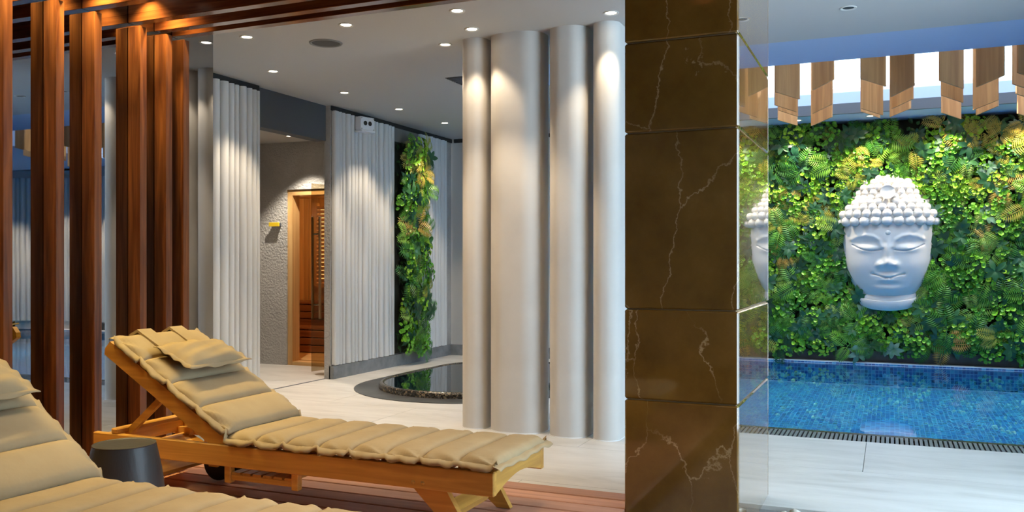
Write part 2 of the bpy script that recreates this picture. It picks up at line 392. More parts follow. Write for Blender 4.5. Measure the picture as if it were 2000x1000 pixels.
for k in range(nP):
    a = SK[0]+(SK[1]-SK[0])*k/nP; b = SK[0]+(SK[1]-SK[0])*(k+1)/nP
    MB().box(a+.03, b-.03, -.006, .006, .055, .95).build('pane', M['glass'], win)
    MB().box(a-.03 if k else a, a+.03, -.04, .04, .055, .95).build('mullion', M['frame_white'], win)
roof = struct(empty('window_2', (0,0,4.3)), 'flat glass skylight roof over the hanging slats', 'skylight')
for k in range(nP+1):
    a = SK[0]+(SK[1]-SK[0])*k/nP
    MB().box(a-.05, a+.05, SK[2]-.1, SK[3]+.1, 0, .12).build('rafter', M['frame_white'], roof)
for k in range(nP):
    a = SK[0]+(SK[1]-SK[0])*k/nP; b = SK[0]+(SK[1]-SK[0])*(k+1)/nP
    MB().box(a+.05, b-.05, SK[2]-.1, SK[3]+.1, .05, .065).build('pane', M['roof_glass'], roof)
struct(MB().box(-5, 6, 13.0, 13.2, 2.6, 4.6).build('wall_parapet', M['white_ext']), 'white sunlit parapet outside the skylight', 'wall')
struct(MB().box(-5, 6, SK[3]+.12, 13.0, 3.13, 3.2).build('roof_deck', M['white_ext']), 'white flat roof outside the skylight window', 'roof')

# ---------------- outer walls
struct(MB().box(-3.62, 8.2, 12.06, 12.2, -.4, 3.04).build('wall_back', M['soil']), 'dark wall behind the plant wall', 'wall')
WU = 1.75
struct(MB().box(8.055, 8.2, 5.5, 12.1, -.4, H).build('wall_pool_end', M['wall_plain']), 'plain wall at the far right end of the pool', 'wall')
struct(MB().box(WU, 8.2, 5.4, 5.5, -.4, H).build('wall_pool_side', M['wall_plain']), 'plain wall between lounge window and pool end', 'wall')
wr = MB(); wr.box(WU, WU+.1, -3, 2.6, -.4, H); wr.box(WU, WU+.1, 2.6, 5.4, -.4, .08); wr.box(WU, WU+.1, 2.6, 5.4, 2.85, H)
struct(wr.build('wall_right', M['wall_plain']), 'plain wall right of the lounge with a long window', 'wall')
w3 = struct(empty('window_3', (WU+.05, 2.6, .08)), 'long floor to ceiling window lighting the lounge from the right', 'window')
for k in range(2):
    MB().box(-.006, .006, .03+1.4*k, 1.37+1.4*k, .05, 2.72).build('pane', M['glass'], w3)
for k in range(3): MB().box(-.04, .04, 1.4*k-.03, 1.4*k+.03, 0, 2.77).build('mullion', M['frame_white'], w3)
struct(MB().box(-7.4, 1.85, -3.15, -3, -.1, H).build('wall_front', M['wall_plain']), 'plain wall behind the viewer', 'wall')
wl = struct(MB().box(-5.74, -5.56, -3, 6.80, 0, H).build('wall_left', M['wall_plain']), 'wall clad with white vertical flutes left of the sauna lobby', 'wall')
# fluted cladding
fprof = [(.5*math.sin(R(a)), .5*math.cos(R(a))) for a in range(-90,91,15)]
def flute_mesh():
    mb = MB(); pr = [( -x, y*1.15) for x,y in fprof]   # unit width along local x, depth +y
    mb.prism(pr, 0, 1); return mb.mesh('flute', M['flute'], 50)
FL = flute_mesh()
WID = [.115,.080,.066,.098,.082,.066,.080,.122,.074,.092,.066,.104]
def flutes(parent, p0, p1, z0, z1, rz, start=0):
    p0 = Vector(p0); p1 = Vector(p1); L = (p1-p0).length; d = (p1-p0)/L; s = 0; k = start
    while s < L-.03:
        wd = min(WID[k % len(WID)], L-s); k += 1
        c = p0 + d*(s+wd/2)
        inst('flute', FL, parent, (c.x, c.y, z0), (0,0,rz), (wd*.80, wd*.80, z1-z0)); s += wd
    return k
MB().box(-5.57,-5.553, 5.2, 6.80, .145, 2.895).build('flute_shade_backing', M['groove_shade'], wl)
flutes(wl, (-5.553, 5.2), (-5.553, 6.80), .145, 2.895, R(-90))
MB().box(-5.58, -5.545, 4.8, 6.80, 0, .14).build('plinth', M['plinth'], wl)
MB().box(-5.575, -5.552, 4.8, 6.80, 2.895, H).build('shadow_gap', M['slot'], wl)
wj = struct(MB().box(-5.62, -5.545, 7.95, 10.8, 0, H).build('wall_spa', M['stucco']), 'wall of white vertical flutes beside the round black whirlpool', 'wall')
MB().box(-5.545, -5.49, 7.97, 8.06, .145, 2.90, .012).build('end_board', M['flute'], wj)
MB().box(-5.55,-5.536, 8.06, 10.62, .145, 2.90).build('flute_shade_backing', M['groove_shade'], wj)
flutes(wj, (-5.535, 8.06), (-5.535, 9.26), .145, 2.90, R(-90), 1)
flutes(wj, (-5.535, 9.86), (-5.535, 10.62), .145, 2.90, R(-90), 4)
MB().box(-5.56, -5.50, 7.95, 10.8, 0, .14).build('plinth', M['plinth'], wj)
MB().box(-5.55, -5.53, 7.96, 10.8, 2.90, H).build('shadow_gap', M['slot'], wj)
wb = struct(MB().box(-5.62, -3.55, 10.82, 10.95, 0, H).build('wall_whirlpool', M['wall_plain']), 'beige wall behind the round black whirlpool', 'wall')
MB().box(-5.5, -5.18, 10.70, 10.83, 0, .14).build('plinth', M['plinth'], wb)
MB().box(-5.18, -3.56, 10.76, 10.83, 0, .14).build('plinth', M['plinth'], wb)
MB().box(-5.5, -3.56, 10.79, 10.83, 2.90, H).build('shadow_gap', M['slot'], wb)
flutes(wb, (-5.18, 10.82), (-3.56, 10.82), .145, 2.90, R(180), 2)
struct(MB().box(-3.62, -3.5, 10.82, 12.1, -.4, H+.1).build('wall_return', M['wall_plain']), 'short return wall beside the pool', 'wall')
# curved fluted wall at far right of pool (seen in the dark mirror)
wc = struct(MB().box(3.02, 5.5, 12.0, 12.06, 0, 3.04).build('wall_curved', M['wall_plain']), 'curved wall of white vertical flutes seen mirrored in the dark glass', 'wall')
k = flutes(wc, (3.05, 12.0), (5.5, 12.0), .16, 2.86, R(180))
arc = [(5.5+2.5*math.sin(R(a)), 9.5+2.5*math.cos(R(a))) for a in range(0,91,6)]
bm_ = MB()
for i in range(len(arc)-1):
    k = flutes(wc, arc[i], arc[i+1], .16, 2.86, R(180-6*i-3), k)
    (a0,b0),(a1,b1) = arc[i],arc[i+1]
    bm_.prism([(a0,b0),(a1,b1),(a1+.08*math.sin(R(6*i+3)),b1+.08*math.cos(R(6*i+3))),(a0+.08*math.sin(R(6*i+3)),b0+.08*math.cos(R(6*i+3)))], 0, 3.0)
bm_.build('curved_backing', M['wall_plain'], wc)
flutes(wc, (8.0, 9.5), (8.0, 6.6), .16, 2.86, R(90), k)

# ---------------- sauna lobby
lob = struct(MB().box(-7.42, -7.3, 6.6, 9.0, 0, H).build('wall_lobby_left', M['stucco']), 'grey stucco side wall of the sauna lobby', 'wall')
lb = MB()
lb.box(-7.3, -6.80, 8.84, 9.02, 0, H); lb.box(-6.80, -5.86, 8.84, 9.02, 2.15, H); lb.box(-5.86, -5.62, 8.84, 9.02, 0, H)
struct(lb.build('wall_lobby_back', M['stucco']), 'grey stucco wall around the sauna doorway', 'wall')
struct(MB().box(-7.3, -5.74, 6.62, 6.74, 0, H).build('wall_lobby_near', M['stucco']), 'hidden near wall of the sauna lobby', 'wall')
struct(MB().box(-7.3, -5.62, 6.74, 8.84, 2.73, 2.8).build('ceiling_lobby', M['ceiling']), 'lowered ceiling of the sauna lobby', 'ceiling')
struct(MB().box(-5.74, -5.60, 6.80, 7.95, 2.57, H).build('wall_header', plain('header_shade_grey', (.10,.11,.12), .8)), 'header beam over the sauna lobby opening, its unlit side painted dark grey', 'beam')  # header darkened in its own colour for the unlit side
# sauna cabin
sa = struct(empty('wall_sauna', (-6.8, 9.02, 0)), 'glowing pine sauna cabin interior seen through the doorway', 'sauna')
def sbox(name, mat, *b): return MB().box(*b).build(name, mat, sa)
sbox('cabin_floor', M['sauna_h'], -1.9, 1.2, 0, 1.7, 0, .05)
sbox('cabin_ceiling', M['sauna_h'], -1.9, 1.2, 0, 1.7, 2.2, 2.25)
sbox('cabin_side', M['sauna'], -1.95, -1.9, 0, 1.7, 0, 2.25)
sbox('cabin_side', M['sauna'], 1.13, 1.17, 0, 1.7, 0, 2.25)
sbox('cabin_front', M['sauna'], -1.9, -.02, 0, .03, 0, 2.25)
MB().box(-1.95, 1.2, 1.7, 1.75, 0, 2.25).build('cabin_back', M['sauna_dark'], sa)
pl = MB().box(-.041, .041, -.012, .012, 0, 2.15, .006).mesh('plank', M['sauna'])
for i in range(34): inst('plank', pl, sa, (-1.85+.087*i, 1.67, .05))
bs = MB().box(-1.9, 1.12, 0, .085, 0, .028, .004).mesh('bench_slat', M['sauna_dark'])
for z,y in ((.36,.75),(.68,1.15)):
    for i in range(4 if z < .5 else 5): inst('bench_slat', bs, sa, (0, y+.1*i, z))
    for i in range(3): inst('bench_slat', bs, sa, (0, y+.02, z-.10-.1*i), (R(90),0,0))
lv = MB().box(0, .60, -.01, .03, 0, .042, .004).mesh('louvre', M['sauna_h'])
for i in range(19): inst('louvre', lv, sa, (-.80, 1.56, .98+.058*i), (R(25),0,0))
sbox('louvre_frame', M['sauna'], -.88, -.80, 1.54, 1.62, .92, 2.12)
sbox('louvre_frame', M['sauna'], -.80, -.20, 1.54, 1.62, .90, .96)
sbox('lamp_panel', M['sauna_glow'], -.79, -.21, 1.625, 1.635, 1.0, 2.05)
d_ = bpy.data.lights.new('sauna_bulb', 'POINT'); d_.energy = 13; d_.color = (1,.66,.30); d_.shadow_soft_size = .06
lb_ = bpy.data.objects.new('sauna_bulb', d_); C.objects.link(lb_); lb_.parent = sa; lb_.location = (-.3,.35,2.05)
df = struct(empty('door_1', (-6.80, 8.86, 0)), 'light wooden frame of the sauna doorway', 'door frame')
MB().box(0, .07, 0, .14, 0, 2.15).build('jamb', M['sauna'], df); MB().box(.87, .94, 0, .14, 0, 2.15).build('jamb', M['sauna'], df)
MB().box(.07, .87, 0, .14, 2.08, 2.15).build('door_head', M['sauna_h'], df); MB().box(.07, .87, 0, .14, 0, .045).build('sill', M['sauna_h'], df)
dg = struct(empty('door_2', (-5.90, 8.84, 0), R(-8)), 'tinted glass sauna door standing open with long bar handles', 'door')
MB().box(-.005, .005, -.62, 0, .03, 2.15).build('pane', M['smoke_glass'], dg)
for s_ in (-1, 1):
    hb = MB().box(s_*.055-.012, s_*.055+.012, -.56, -.53, .62, 1.78, .004).build('handle', M['copper'], dg)
    for z in (.78, 1.58):
        MB().tube((0,-.545,z), (s_*.055,-.545,z), .011).build('handle_standoff', M['chrome'], hb)
for z in (.16, 1.98): MB().box(-.02, .02, -.04, .02, z-.05, z+.05, .004).build('hinge', M['chrome'], dg)
ys = tag(empty('wall_plate', (-6.94, 8.84, 1.70)), 'small yellow plate fixed to the grey stucco beside the sauna door', 'wall plate')
MB().box(-.075, .075, -.075, -.055, .0, .05, .003).build('plate', M['yellow'], ys)
MB().box(-.06, .06, -.055, 0, .005, .045, .003).build('bracket', M['strip_dark'], ys)

# ---------------- whirlpool (stadium plan)
def stadium(r, n=28, cx=-3.95, y0=8.04, y1=9.05):
    p = [(cx+r*math.cos(R(a)), y1+r*math.sin(R(a))) for a in [180*i/n for i in range(n+1)]]
    p += [(cx+r*math.cos(R(a)), y0+r*math.sin(R(a))) for a in [180+180*i/n for i in range(n+1)]]
    return p
def ring(po, pi, z0, z1):
    mb = MB(); n = len(po)
    vs = [(x,y,z0) for x,y in po]+[(x,y,z1) for x,y in po]+[(x,y,z1) for x,y in pi]+[(x,y,z0) for x,y in pi]
    fs = []
    for i in range(n):
        j = (i+1)%n
        for k in range(4): fs.append((k*n+i, k*n+j, ((k+1)%4)*n+j, ((k+1)%4)*n+i))
    return mb.add(vs, fs)
wp = tag(empty('whirlpool', (0,0,0)), 'rounded black whirlpool with a dark stone surround beside the fluted wall', 'whirlpool')
ring(stadium(1.13), stadium(.86), .001, .006).build('surround', M['dark_band'], wp)
kb = MB(); prev = None
prof = [(.885,.006),(.885,.045),(.875,.06),(.855,.066),(.835,.062),(.825,.05),(.825,.006)]
n0 = len(stadium(1)); vs = []; fs = []
for r,z in prof: vs += [(x,y,z) for x,y in stadium(r)]
for q in range(len(prof)-1):
    for i in range(n0): fs.append((q*n0+i, q*n0+(i+1)%n0, (q+1)*n0+(i+1)%n0, (q+1)*n0+i))
kb.add(vs, fs); kb.build('kerb', M['granite'], wp, True)
MB().prism(stadium(.83), .008, .056).build('water', M['black_water'], wp)

# ---------------- swimming pool
pool = tag(empty('swimming_pool', (0,7.0,0)), 'blue mosaic swimming pool in front of the plant wall', 'pool')
PX1 = 8.05
def pl_edge(v): return -2.05 + (v-6.64)/(11.9-6.64)*(-1.55)
D = -.285
bs_ = MB()
bs_.prism([(pl_edge(7.0)+.1,.0),(PX1,.0),(PX1,4.86),(pl_edge(11.86)+.1,4.86)], D-.05, D)
bs_.build('basin_floor', M['mosaic'], pool)
# far wall of basin uses a mosaic turned upright
m = M['mosaic'].copy(); m.name = 'blue_mosaic_wall'
for nd in m.node_tree.nodes:
    if nd.type == 'SEPXYZ':
        lk = [l for l in m.node_tree.links if l.from_node == nd and l.from_socket.name == 'Y'][0]
        to = lk.to_socket; m.node_tree.links.remove(lk); m.node_tree.links.new(nd.outputs['Z'], to)
MB().box(-3.6, PX1, 4.86, 4.96, D-.05, -.005).build('basin_wall', m, pool)
MB().box(-2.1, PX1, -.03, 0, D-.05, -.02).build('basin_wall', m, pool)
mb = MB(); a0, a1 = pl_edge(7.0)+.1, pl_edge(11.86)+.1
mb.prism([(a0-.05,0),(a0,0),(a1,4.86),(a1-.05,4.86)], D-.05, -.02); mb.build('basin_wall', m, pool)
mb = MB(); nx, ny = 1, 1
mb.prism([(a0,.0),(PX1,.0),(PX1,4.86),(a1,4.86)], -.0135, -.012); 
MB().add([(a0,-.01,-.012),(PX1,-.01,-.012),(PX1,4.86,-.012),(a1,4.86,-.012)], [(0,1,2,3)]).build('water', M['water'], pool)
MB().box(-3.5, PX1, 4.835, 4.86, D, D+.014).build('edge_tile', M['pale_tile'], pool)
MB().box(-3.6, PX1, 4.86, 5.04, -.005, .008).build('back_coping', M['frame_white'], pool)
kb = MB().box(-2.15, PX1, -.085, .0, -.2, -.006, .012).build('kerb', M['granite'], pool)
mb = MB().prism([(a0-.16,-.085),(a0-.0,-.085),(a1,4.9),(a1-.16,4.9)], -.2, -.004); mb.build('kerb', M['granite'], pool)
MB().box(-2.05, PX1, -.36, -.08, -.1, -.055).build('gutter', M['black'], pool)
gb = MB(); u = -2.04
while u < 4.2:
    gb.box(u, u+.020, -.355, -.09, -.035, -.004); u += .031
tag(gb.build('overflow_grate', M['grate'], pool), kind='stuff')
MB().box(-2.05, PX1, -.235, -.215, -.06, -.03).build('grate_rib', M['grate'], pool)

# ---------------- dark mirror partition
mirror = tag(empty('mirror_partition', (-4.2, 0, 0)), 'dark mirrored glass partition behind the wooden posts', 'mirror')
for a,b in ((-1.2,.8),(.8,2.75),(2.75,4.67)):
    MB().box(-.012, 0, a+.001, b-.001, 0, H).build('mirror_panel', M['mirror'], mirror)
MB().box(-.06, -.012, -1.2, 4.67, 0, H).build('partition_core', M['black'], mirror)

# ================================================================ PERGOLA
POSTV = [2.16, 2.46, 2.76, 3.065, 3.37, 3.617, 3.945, 4.15, 4.295]
ordn = ['three places beyond the left picture edge', 'two places beyond the left picture edge', 'one place beyond the left picture edge', 'at the left picture edge', 'second from the left', 'third from the left', 'third from the right', 'second from the right', 'nearest the white columns']
PH, PD, PW = 2.665, .052, .096
for i, v in enumerate(POSTV):
    o = MB().box(0, PW, 0, PD, .004, PH, .002).build('wooden_post', M['post'], None, loc=(-4.1985, v, 0))
    tag(o, 'tall reddish brown wooden post before the dark mirror, ' + ordn[i], 'post', 'wooden posts in front of the dark mirror')
    u1 = -1.12 if v > 3.78 else .6
    b = MB().box(0, u1+4.198, 0, PD+.01, 0, .19, .002).build('pergola_beam', M['beam'], None, loc=(-4.198, v, 2.69))
    tag(b, 'dark glossy overhead beam above the wooden post ' + ordn[i], 'beam', 'pergola beams')
# wood lining between ceiling and beams
struct(MB().box(-4.2, -1.12, -1.2, 4.36, 2.885, H-.002).build('ceiling_pergola', M['beam']), 'dark wooden soffit above the pergola beams', 'ceiling')

# ---------------- marble pillar
PIL = tag(empty('marble_pillar', (-1.105, 3.87, 0)), 'brown veined marble pillar dividing the lounge from the pool', 'pillar')
MB().box(.012, .493, .012, 1.018, 0, H).build('core', M['marble_edge'], PIL)
hs = [0, .635, 1.043, 1.837, 2.245, H]
for i in range(5):
    z0, z1 = hs[i]+.003, hs[i+1]-.003
    MB().box(0, .505, 0, .02, 0, z1-z0, .006).build('front_tile', M['marble'], PIL, loc=(0,0,z0))
    MB().box(0, .02, 0, .985, 0, z1-z0, .006).build('side_tile', M['marble'], PIL, loc=(.485,.0215,z0))
    MB().box(0, .02, 0, .985, 0, z1-z0, .006).build('side_tile', M['marble'], PIL, loc=(0,.0215,z0))
    MB().box(0, .505, 0, .02, 0, z1-z0, .006).build('back_tile', M['marble'], PIL, loc=(0,1.008,z0))

# ---------------- white columns
def rrect(w_, d, r, n=10):
    p = []
    for cx,cy,a0 in ((w_-r,d-r,0),(r,d-r,90),(r,r,180),(w_-r,r,270)):
        p += [(cx+r*math.cos(R(a0+90*i/n)), cy+r*math.sin(R(a0+90*i/n))) for i in range(n+1)]
    return p
for (u,wd,d,r,v,lab) in ((-3.005,.20,.34,.085,5.98,'narrow white plaster column furthest from the marble pillar'),
                 (-2.775,.43,.34,.15,5.945,'widest of the four white plaster columns'),
                 (-2.285,.285,.34,.115,5.935,'medium white plaster column right of the widest one'),
                 (-1.945,.195,.34,.09,5.93,'narrow white plaster column next to the marble pillar')):
    o = empty('plaster_column', (u, v, 0)); tag(o, lab, 'column', 'white plaster columns')
    MB().prism(rrect(wd,d,r), 0, H).build('shaft', M['plaster'], o, 40)
    MB().prism([(x*1.02-.01*wd,y*1.02-.01*d) for x,y in rrect(wd,d,r)], .0, .006).build('foot_joint', M['frame_white'], o)

# ================================================================ LAMPS
def downlight(u, v, label, h=H, power=1.0, size=88, blend=.45, on=True, col=WARM, cat='ceiling light'):
    o = empty('downlight', (u, v, h)); tag(o, label, cat, 'recessed ceiling lights')
    MB().lathe([(.036,-.001),(.046,-.006),(.052,-.006),(.055,0),(.055,.004)], 20, cap=False).build('trim_ring', M['trim'], o, True)
    MB().lathe([(.001,-.0005),(.037,-.0005),(.037,.003)], 20).build('lens', M['lens'] if on else M['speaker'], o)
    if on:
        d = bpy.data.lights.new('downlight_spot', 'SPOT'); d.energy = SPOT_W*power; d.spot_size = R(size); d.spot_blend = blend
        d.color = col; d.shadow_soft_size = .025
        l = bpy.data.objects.new('spot', d); C.objects.link(l); l.parent = o; l.location = (0,0,-.012)
    return o
s_ = 1.70/1.67
for (u,v,lab) in ((-4.36,5.2,'lit downlight nearest the end of the dark mirror'), (-3.5,5.21,'lit downlight just right of the round ceiling speaker'),
      (-2.63,5.21,'lit downlight highest in view, right of the pergola beams'), (-4.93,6.22,'lit downlight in front of the left fluted wall'),
      (-4.91,7.28,'lit downlight over the sauna lobby opening'), (-4.89,8.29,'lit downlight left of the plant strip'),
      (-4.87,9.32,'lit downlight beside the plant strip, furthest back'), (-2.74,5.66,'lit downlight at the top of the widest white column'),
      (-3.12,5.98,'lit downlight left of the first white column')):
    downlight(u*s_, v*s_, lab, power=.42 if -3.3 < u < -2.7 else 1.0)
downlight(-1.74, 5.76, 'lit downlight at the top of the last white column, behind the pillar', power=.4)
downlight(-6.42, 8.40, 'lit downlight in the lowered sauna lobby ceiling', 2.73, 2.0, 96, col=(1,.88,.72))
for (u,v,lab) in ((-.87,6.15,'switched off downlight beside the marble pillar'), (-.25,6.16,'switched off downlight right of the marble pillar')):
    downlight(u*s_, v*s_, lab, on=False)
for u,lab in ((-1.06,'leftmost lit downlight above the plant wall'), (-.22,'middle lit downlight above the sculpted head'), (.62,'right lit downlight above the plant wall'),
              (1.45,'lit downlight above the plant wall at the right picture edge'), (-1.95,'lit downlight above the plant wall behind the pillar')):
    downlight(u, 11.55, lab, 3.04, 1.5, 100, .6)
for u in (3.6,4.6,5.6,6.4):
    downlight(u, 11.3 if u < 5.9 else 10.9, 'small lit downlight before the curved fluted wall, %s' % {3.6:'closest to the plant wall',4.6:'second from the plant wall',5.6:'third from the plant wall',6.4:'furthest from the plant wall'}[u], H+.008, 3.2, 85)
# pergola spots washing the posts and loungers
for i,v in enumerate(POSTV):
    downlight(-4.02, v-.09, 'warm spot between pergola beams, post ' + ordn[i], 2.884, .85, 105, 1.0, col=(1,.74,.28))
for u,v,lab in ((-2.5,2.95,'warm soffit spot above the backrest of the lounger by the deck edge'),(-1.7,2.95,'warm soffit spot above the foot of the lounger by the deck edge'),
                (-2.3,1.9,'warm soffit spot above the backrest in the left foreground'),(-1.4,1.9,'warm soffit spot above the foreground cushion foot')):
    downlight(u, v, lab, 2.884, .78, 54, .8, col=(1,.78,.50))
downlight(-.95, 2.95, 'added warm ceiling light out of view, brightening the marble pillar front', H, 1.3, 66, .7, col=(1,.78,.48))  # unseen lamp added to brighten the lower pillar front
# ceiling speaker and vent
sp = tag(empty('ceiling_speaker', (-3.93*s_, 5.58*s_, H)), 'round dark speaker grille set in the grey ceiling', 'speaker')
MB().lathe([(.105,0),(.112,-.008),(.125,-.008),(.128,0)], 32, cap=False).build('trim_ring', plain('speaker_ring',(.22,.22,.21),.5), sp, True)
MB().lathe([(.001,-.004),(.108,-.003),(.108,0)], 32).build('grille', M['speaker'], sp)
vt = tag(empty('ceiling_vent', (-3.35, 7.35, H)), 'dark rectangular ceiling vent behind the first white column', 'vent')
MB().box(-.40,.40,-.17,.17,-.004,0).build('vent_back', M['speaker'], vt)
for i in range(7): MB().box(-.39,.39,-.15+.047*i,-.125+.047*i,-.010,-.004).build('slat', M['strip_dark'], vt)
# emergency light box on fluted wall
eb = tag(empty('emergency_light', (-5.49, 8.37, 2.72)), 'white emergency light box high on the fluted wall', 'light box')
MB().box(-.02,.075,0,.21,.02,.17,.005).build('housing', M['white_box'], eb)
MB().box(-.02,.10,-.01,.20,0,.02,.004).build('base_tray', M['white_box'], eb)
for y in (.07,.14):
    MB().tube((.074,y,.10),(.079,y,.10),.026,16).build('lamp', M['black'], eb)
for y in (.015,.195):
    for z in (.035,.155): MB().tube((.074,y,z),(.078,y,z),.006,8).build('screw', M['chrome'], eb)
eb.rotation_euler = (0,0,R(-14))

# ================================================================ LOUNGERS
def lounger(loc, ang, lab, clab):
    a = R(ang); ca, sa_ = math.cos(a), math.sin(a)
    L, W = 2.44, .62; hx = -1.53
    o = tag(empty('sun_lounger', loc), lab, 'sun lounger', 'wooden sun loungers'); o.scale = (.893,)*3
    T, TY = M['teak'], M['teak_y']
    for y in (0, W-.035): MB().box(-L, 0, y, y+.035, .205, .315, .005).build('side_rail', T, o)
    # foot rail with an arched lower edge
    pr = [(.036,.315),(.036,.21)]+[(.036+(W-.072)*t, .21+.05*math.sin(math.pi*t)) for t in [i/10 for i in range(1,10)]]+[(W-.036,.21),(W-.036,.315)]
    MB().prism_x(pr, -.035, -.003).build('foot_rail', TY, o)
    MB().box(-L+.06, -L+.095, .035, W-.035, .23, .31, .004).build('head_rail', TY, o)
    sl = MB().box(-.03, .03, .036, W-.036, -.009, .009, .003).mesh('seat_slat', TY)
    for i in range(18): inst('seat_slat', sl, o, (-.085-.082*i, 0, .317))
    # backrest
    BL = .935
    P = lambda s, n=0: (hx - s*ca - n*sa_*1.0*(-1)*(-1)*(1) , s*sa_ - 0 + n*ca + .325)
    def P(s, n=0): return (hx - s*ca + n*sa_, .325 + s*sa_ + n*ca)
    for y in (.012, W-.012-.032):
        q = [P(.02,-.062), P(BL,-.062), P(BL+.012,-.03), P(BL,.022), P(-.02,.022)]
        MB().prism_y(q, y, y+.032).build('back_rail', T, o)
    for i in range(11):
        s = .05+.082*i; x,z = P(s,.035)
        inst('back_slat', sl, o, (x,0,z), (0,a,0))
    # prop arms and cross bar
    x1,z1 = P(.50,-.03)
    for y in (.09, W-.09): MB().bar((x1,y,z1), (x1-.30,y,.30), .026, .035).build('prop_arm', T, o)
    MB().box(x1-.33, x1-.28, .0, W, .315, .345, .006).build('prop_crossbar', TY, o)
    # legs
    for y in (.018, W-.053):
        MB().prism_y([(-.50,.25),(-.30,.25),(-.205,.10),(-.15,-0+.004),(-.225,.004),(-.32,.08)], y+.036 if y < .1 else y-.036, y+.071 if y < .1 else y-.001).build('leg', T, o)
        for dx in (-.41,-.36):
            if y < .1: MB().lathe([(.001,0),(.008,.001),(.010,.004),(.010,.006)],10).build('bolt', M['brass'], o, True, loc=(dx,-.001,.222), rot=(R(90),0,0)).location = (dx,.004,.235)
    MB().bar((-.32,W/2,.10),(-.26,W/2,.06), W-.20, .05).build('leg_stretcher', TY, o)
    for y in (.41, .53):
        MB().prism_y([(-1.99,.26),(-1.85,.26),(-1.89,.09),(-1.95,.09)], y-.045, y-.028).build('wheel_bracket', T, o)
        wh = MB().lathe([(.02,-.022),(.085,-.022),(.098,-.012),(.10,0),(.098,.012),(.085,.022),(.02,.022)], 28).build('wheel', M['rubber'], o, 40, loc=(-1.92,y,.104), rot=(R(90),0,0))
        MB().tube((0,0,-.028),(0,0,.028),.018,12).build('hub', M['chrome'], wh)
    for y in (.05, W-.09):
        MB().prism_y([(-2.36,.26),(-2.24,.26),(-2.30,.004),(-2.37,.004)], y, y+.035).build('leg', T, o)
    MB().bar((-2.30,W/2,.22),(-2.02,W/2,.10), W-.1, .022).build('head_board', TY, o)
    # slide-out tray under the seat
    MB().box(-1.50,-1.10,.02,.045,.135,.165,.004).build('tray_runner', T, o)
    MB().box(-1.50,-1.10,W-.09,W-.065,.135,.165,.004).build('tray_runner', T, o)
    ts = MB().box(-.026,.026,.02,W-.065,0,.012).mesh('tray_slat', TY)
    for i in range(6): inst('tray_slat', ts, o, (-1.46+.066*i,0,.165))
    MB().box(-1.53,-1.49,.012,.05,.12,.215,.004).build('tray_post', T, o); MB().box(-1.11,-1.07,.012,.05,.12,.215,.004).build('tray_post', T, o)
    # -------- cushion, a thing of its own
    cu = tag(empty('lounger_cushion', loc), clab, 'cushion', 'beige lounger cushions'); cu.scale = (.893,)*3
    Wc0, Wc1 = .012, W-.004
    def seg(s0, s1, on_back, t0, seed):
        rnd = random.Random(seed); nu, nv = 12, 30
        vs = []; fs = []
        wr = [(rnd.uniform(0,6.28), rnd.uniform(18,32), rnd.uniform(.3,1)) for _ in range(4)]
        for side in (0,1):
            for i in range(nu+1):
                s = i/nu
                for j in range(nv+1):
                    t = j/nv
                    # finer rows close to the long edges
                    te = .5-.5*math.cos(math.pi*t); y = Wc0+(Wc1-Wc0)*te
                    bul = max(0.0, 1-abs(2*s-1)**3.6)**.6
                    ed = max(0.0, 1-abs(2*te-1)**9)**.5
                    n_ = (.022+.026*bul)*ed+.004
                    if side == 1: n_ = -.004*ed
                    else:
                        edge = math.exp(-((1-abs(2*te-1))/.10)**2)
                        n_ += edge*.006*sum(c*math.sin(b_*s*.35+a_+j) for a_,b_,c in wr)*bul
                        n_ += .002*math.sin(7*te+seed)*bul
                    ss = s0+(s1-s0)*s
                    if on_back: x,z = P(ss, .048+n_)
                    else: x,z = hx+ss, .330+n_
                    vs.append((x,y,z))
        m_ = (nu+1)*(nv+1)
        for i in range(nu):
            for j in range(nv):
                k = i*(nv+1)+j
                fs.append((k,k+1,k+nv+2,k+nv+1)); fs.append((m_+k+nv+1,m_+k+nv+2,m_+k+1,m_+k))
        b = [i*(nv+1) for i in range(nu+1)]; e = [i*(nv+1)+nv for i in range(nu+1)]
        for L_ in (b,e):
            for i in range(nu): fs.append((L_[i],L_[i+1],m_+L_[i+1],m_+L_[i]))
        for j in range(nv):
            fs.append((j,j+1,m_+j+1,m_+j)); k = nu*(nv+1)+j; fs.append((k,k+1,m_+k+1,m_+k))
        MB().add(vs, fs).build('cushion_panel', M['fabric'], cu, True)
    ns = 8; ls = (1.53+.01)/ns
    for i in range(ns): seg(ls*i, ls*(i+1), False, 0, i)
    nb_ = 4; lb_ = .90/nb_
    for i in range(nb_): seg(lb_*i, lb_*(i+1), True, 0, 20+i)
    # flange running round the cushion edge
    def path(s):        # s from -0.92 (back top) to 1.54 (foot)
        if s < 0: return P(-s, .048)
        return (hx+s, .330)
    fv = []; ff = []
    for e,(yy,dy) in enumerate(((Wc0,-1),(Wc1,1))):
        o0 = len(fv); N = 120; rnd = random.Random(5+e)
        for i in range(N+1):
            s = -.90+2.44*i/N; x,z = path(s)
            ph = ((s % ls)/ls) if s >= 0 else ((-s % lb_)/lb_)
            pin = math.exp(-(min(ph,1-ph)/.07)**2)
            up = .010 + .022*pin + .004*math.sin(37*s+e) + .003*math.sin(91*s)
            out = .030 - .014*pin + .004*math.sin(53*s)
            fv += [(x, yy-dy*.01, z+.018), (x+.003*math.sin(70*s), yy+dy*out*.6, z+up+.004), (x+.004*math.sin(60*s), yy+dy*out, z+up-.014+.006*math.sin(29*s)), (x, yy+dy*out*.9, z+up-.018)]
        for i in range(N):
            for q in range(3):
                k = o0+4*i+q; ff.append((k,k+1,k+5,k+4))
    MB().add(fv, ff).build('flange', M['fabric'], cu, True)
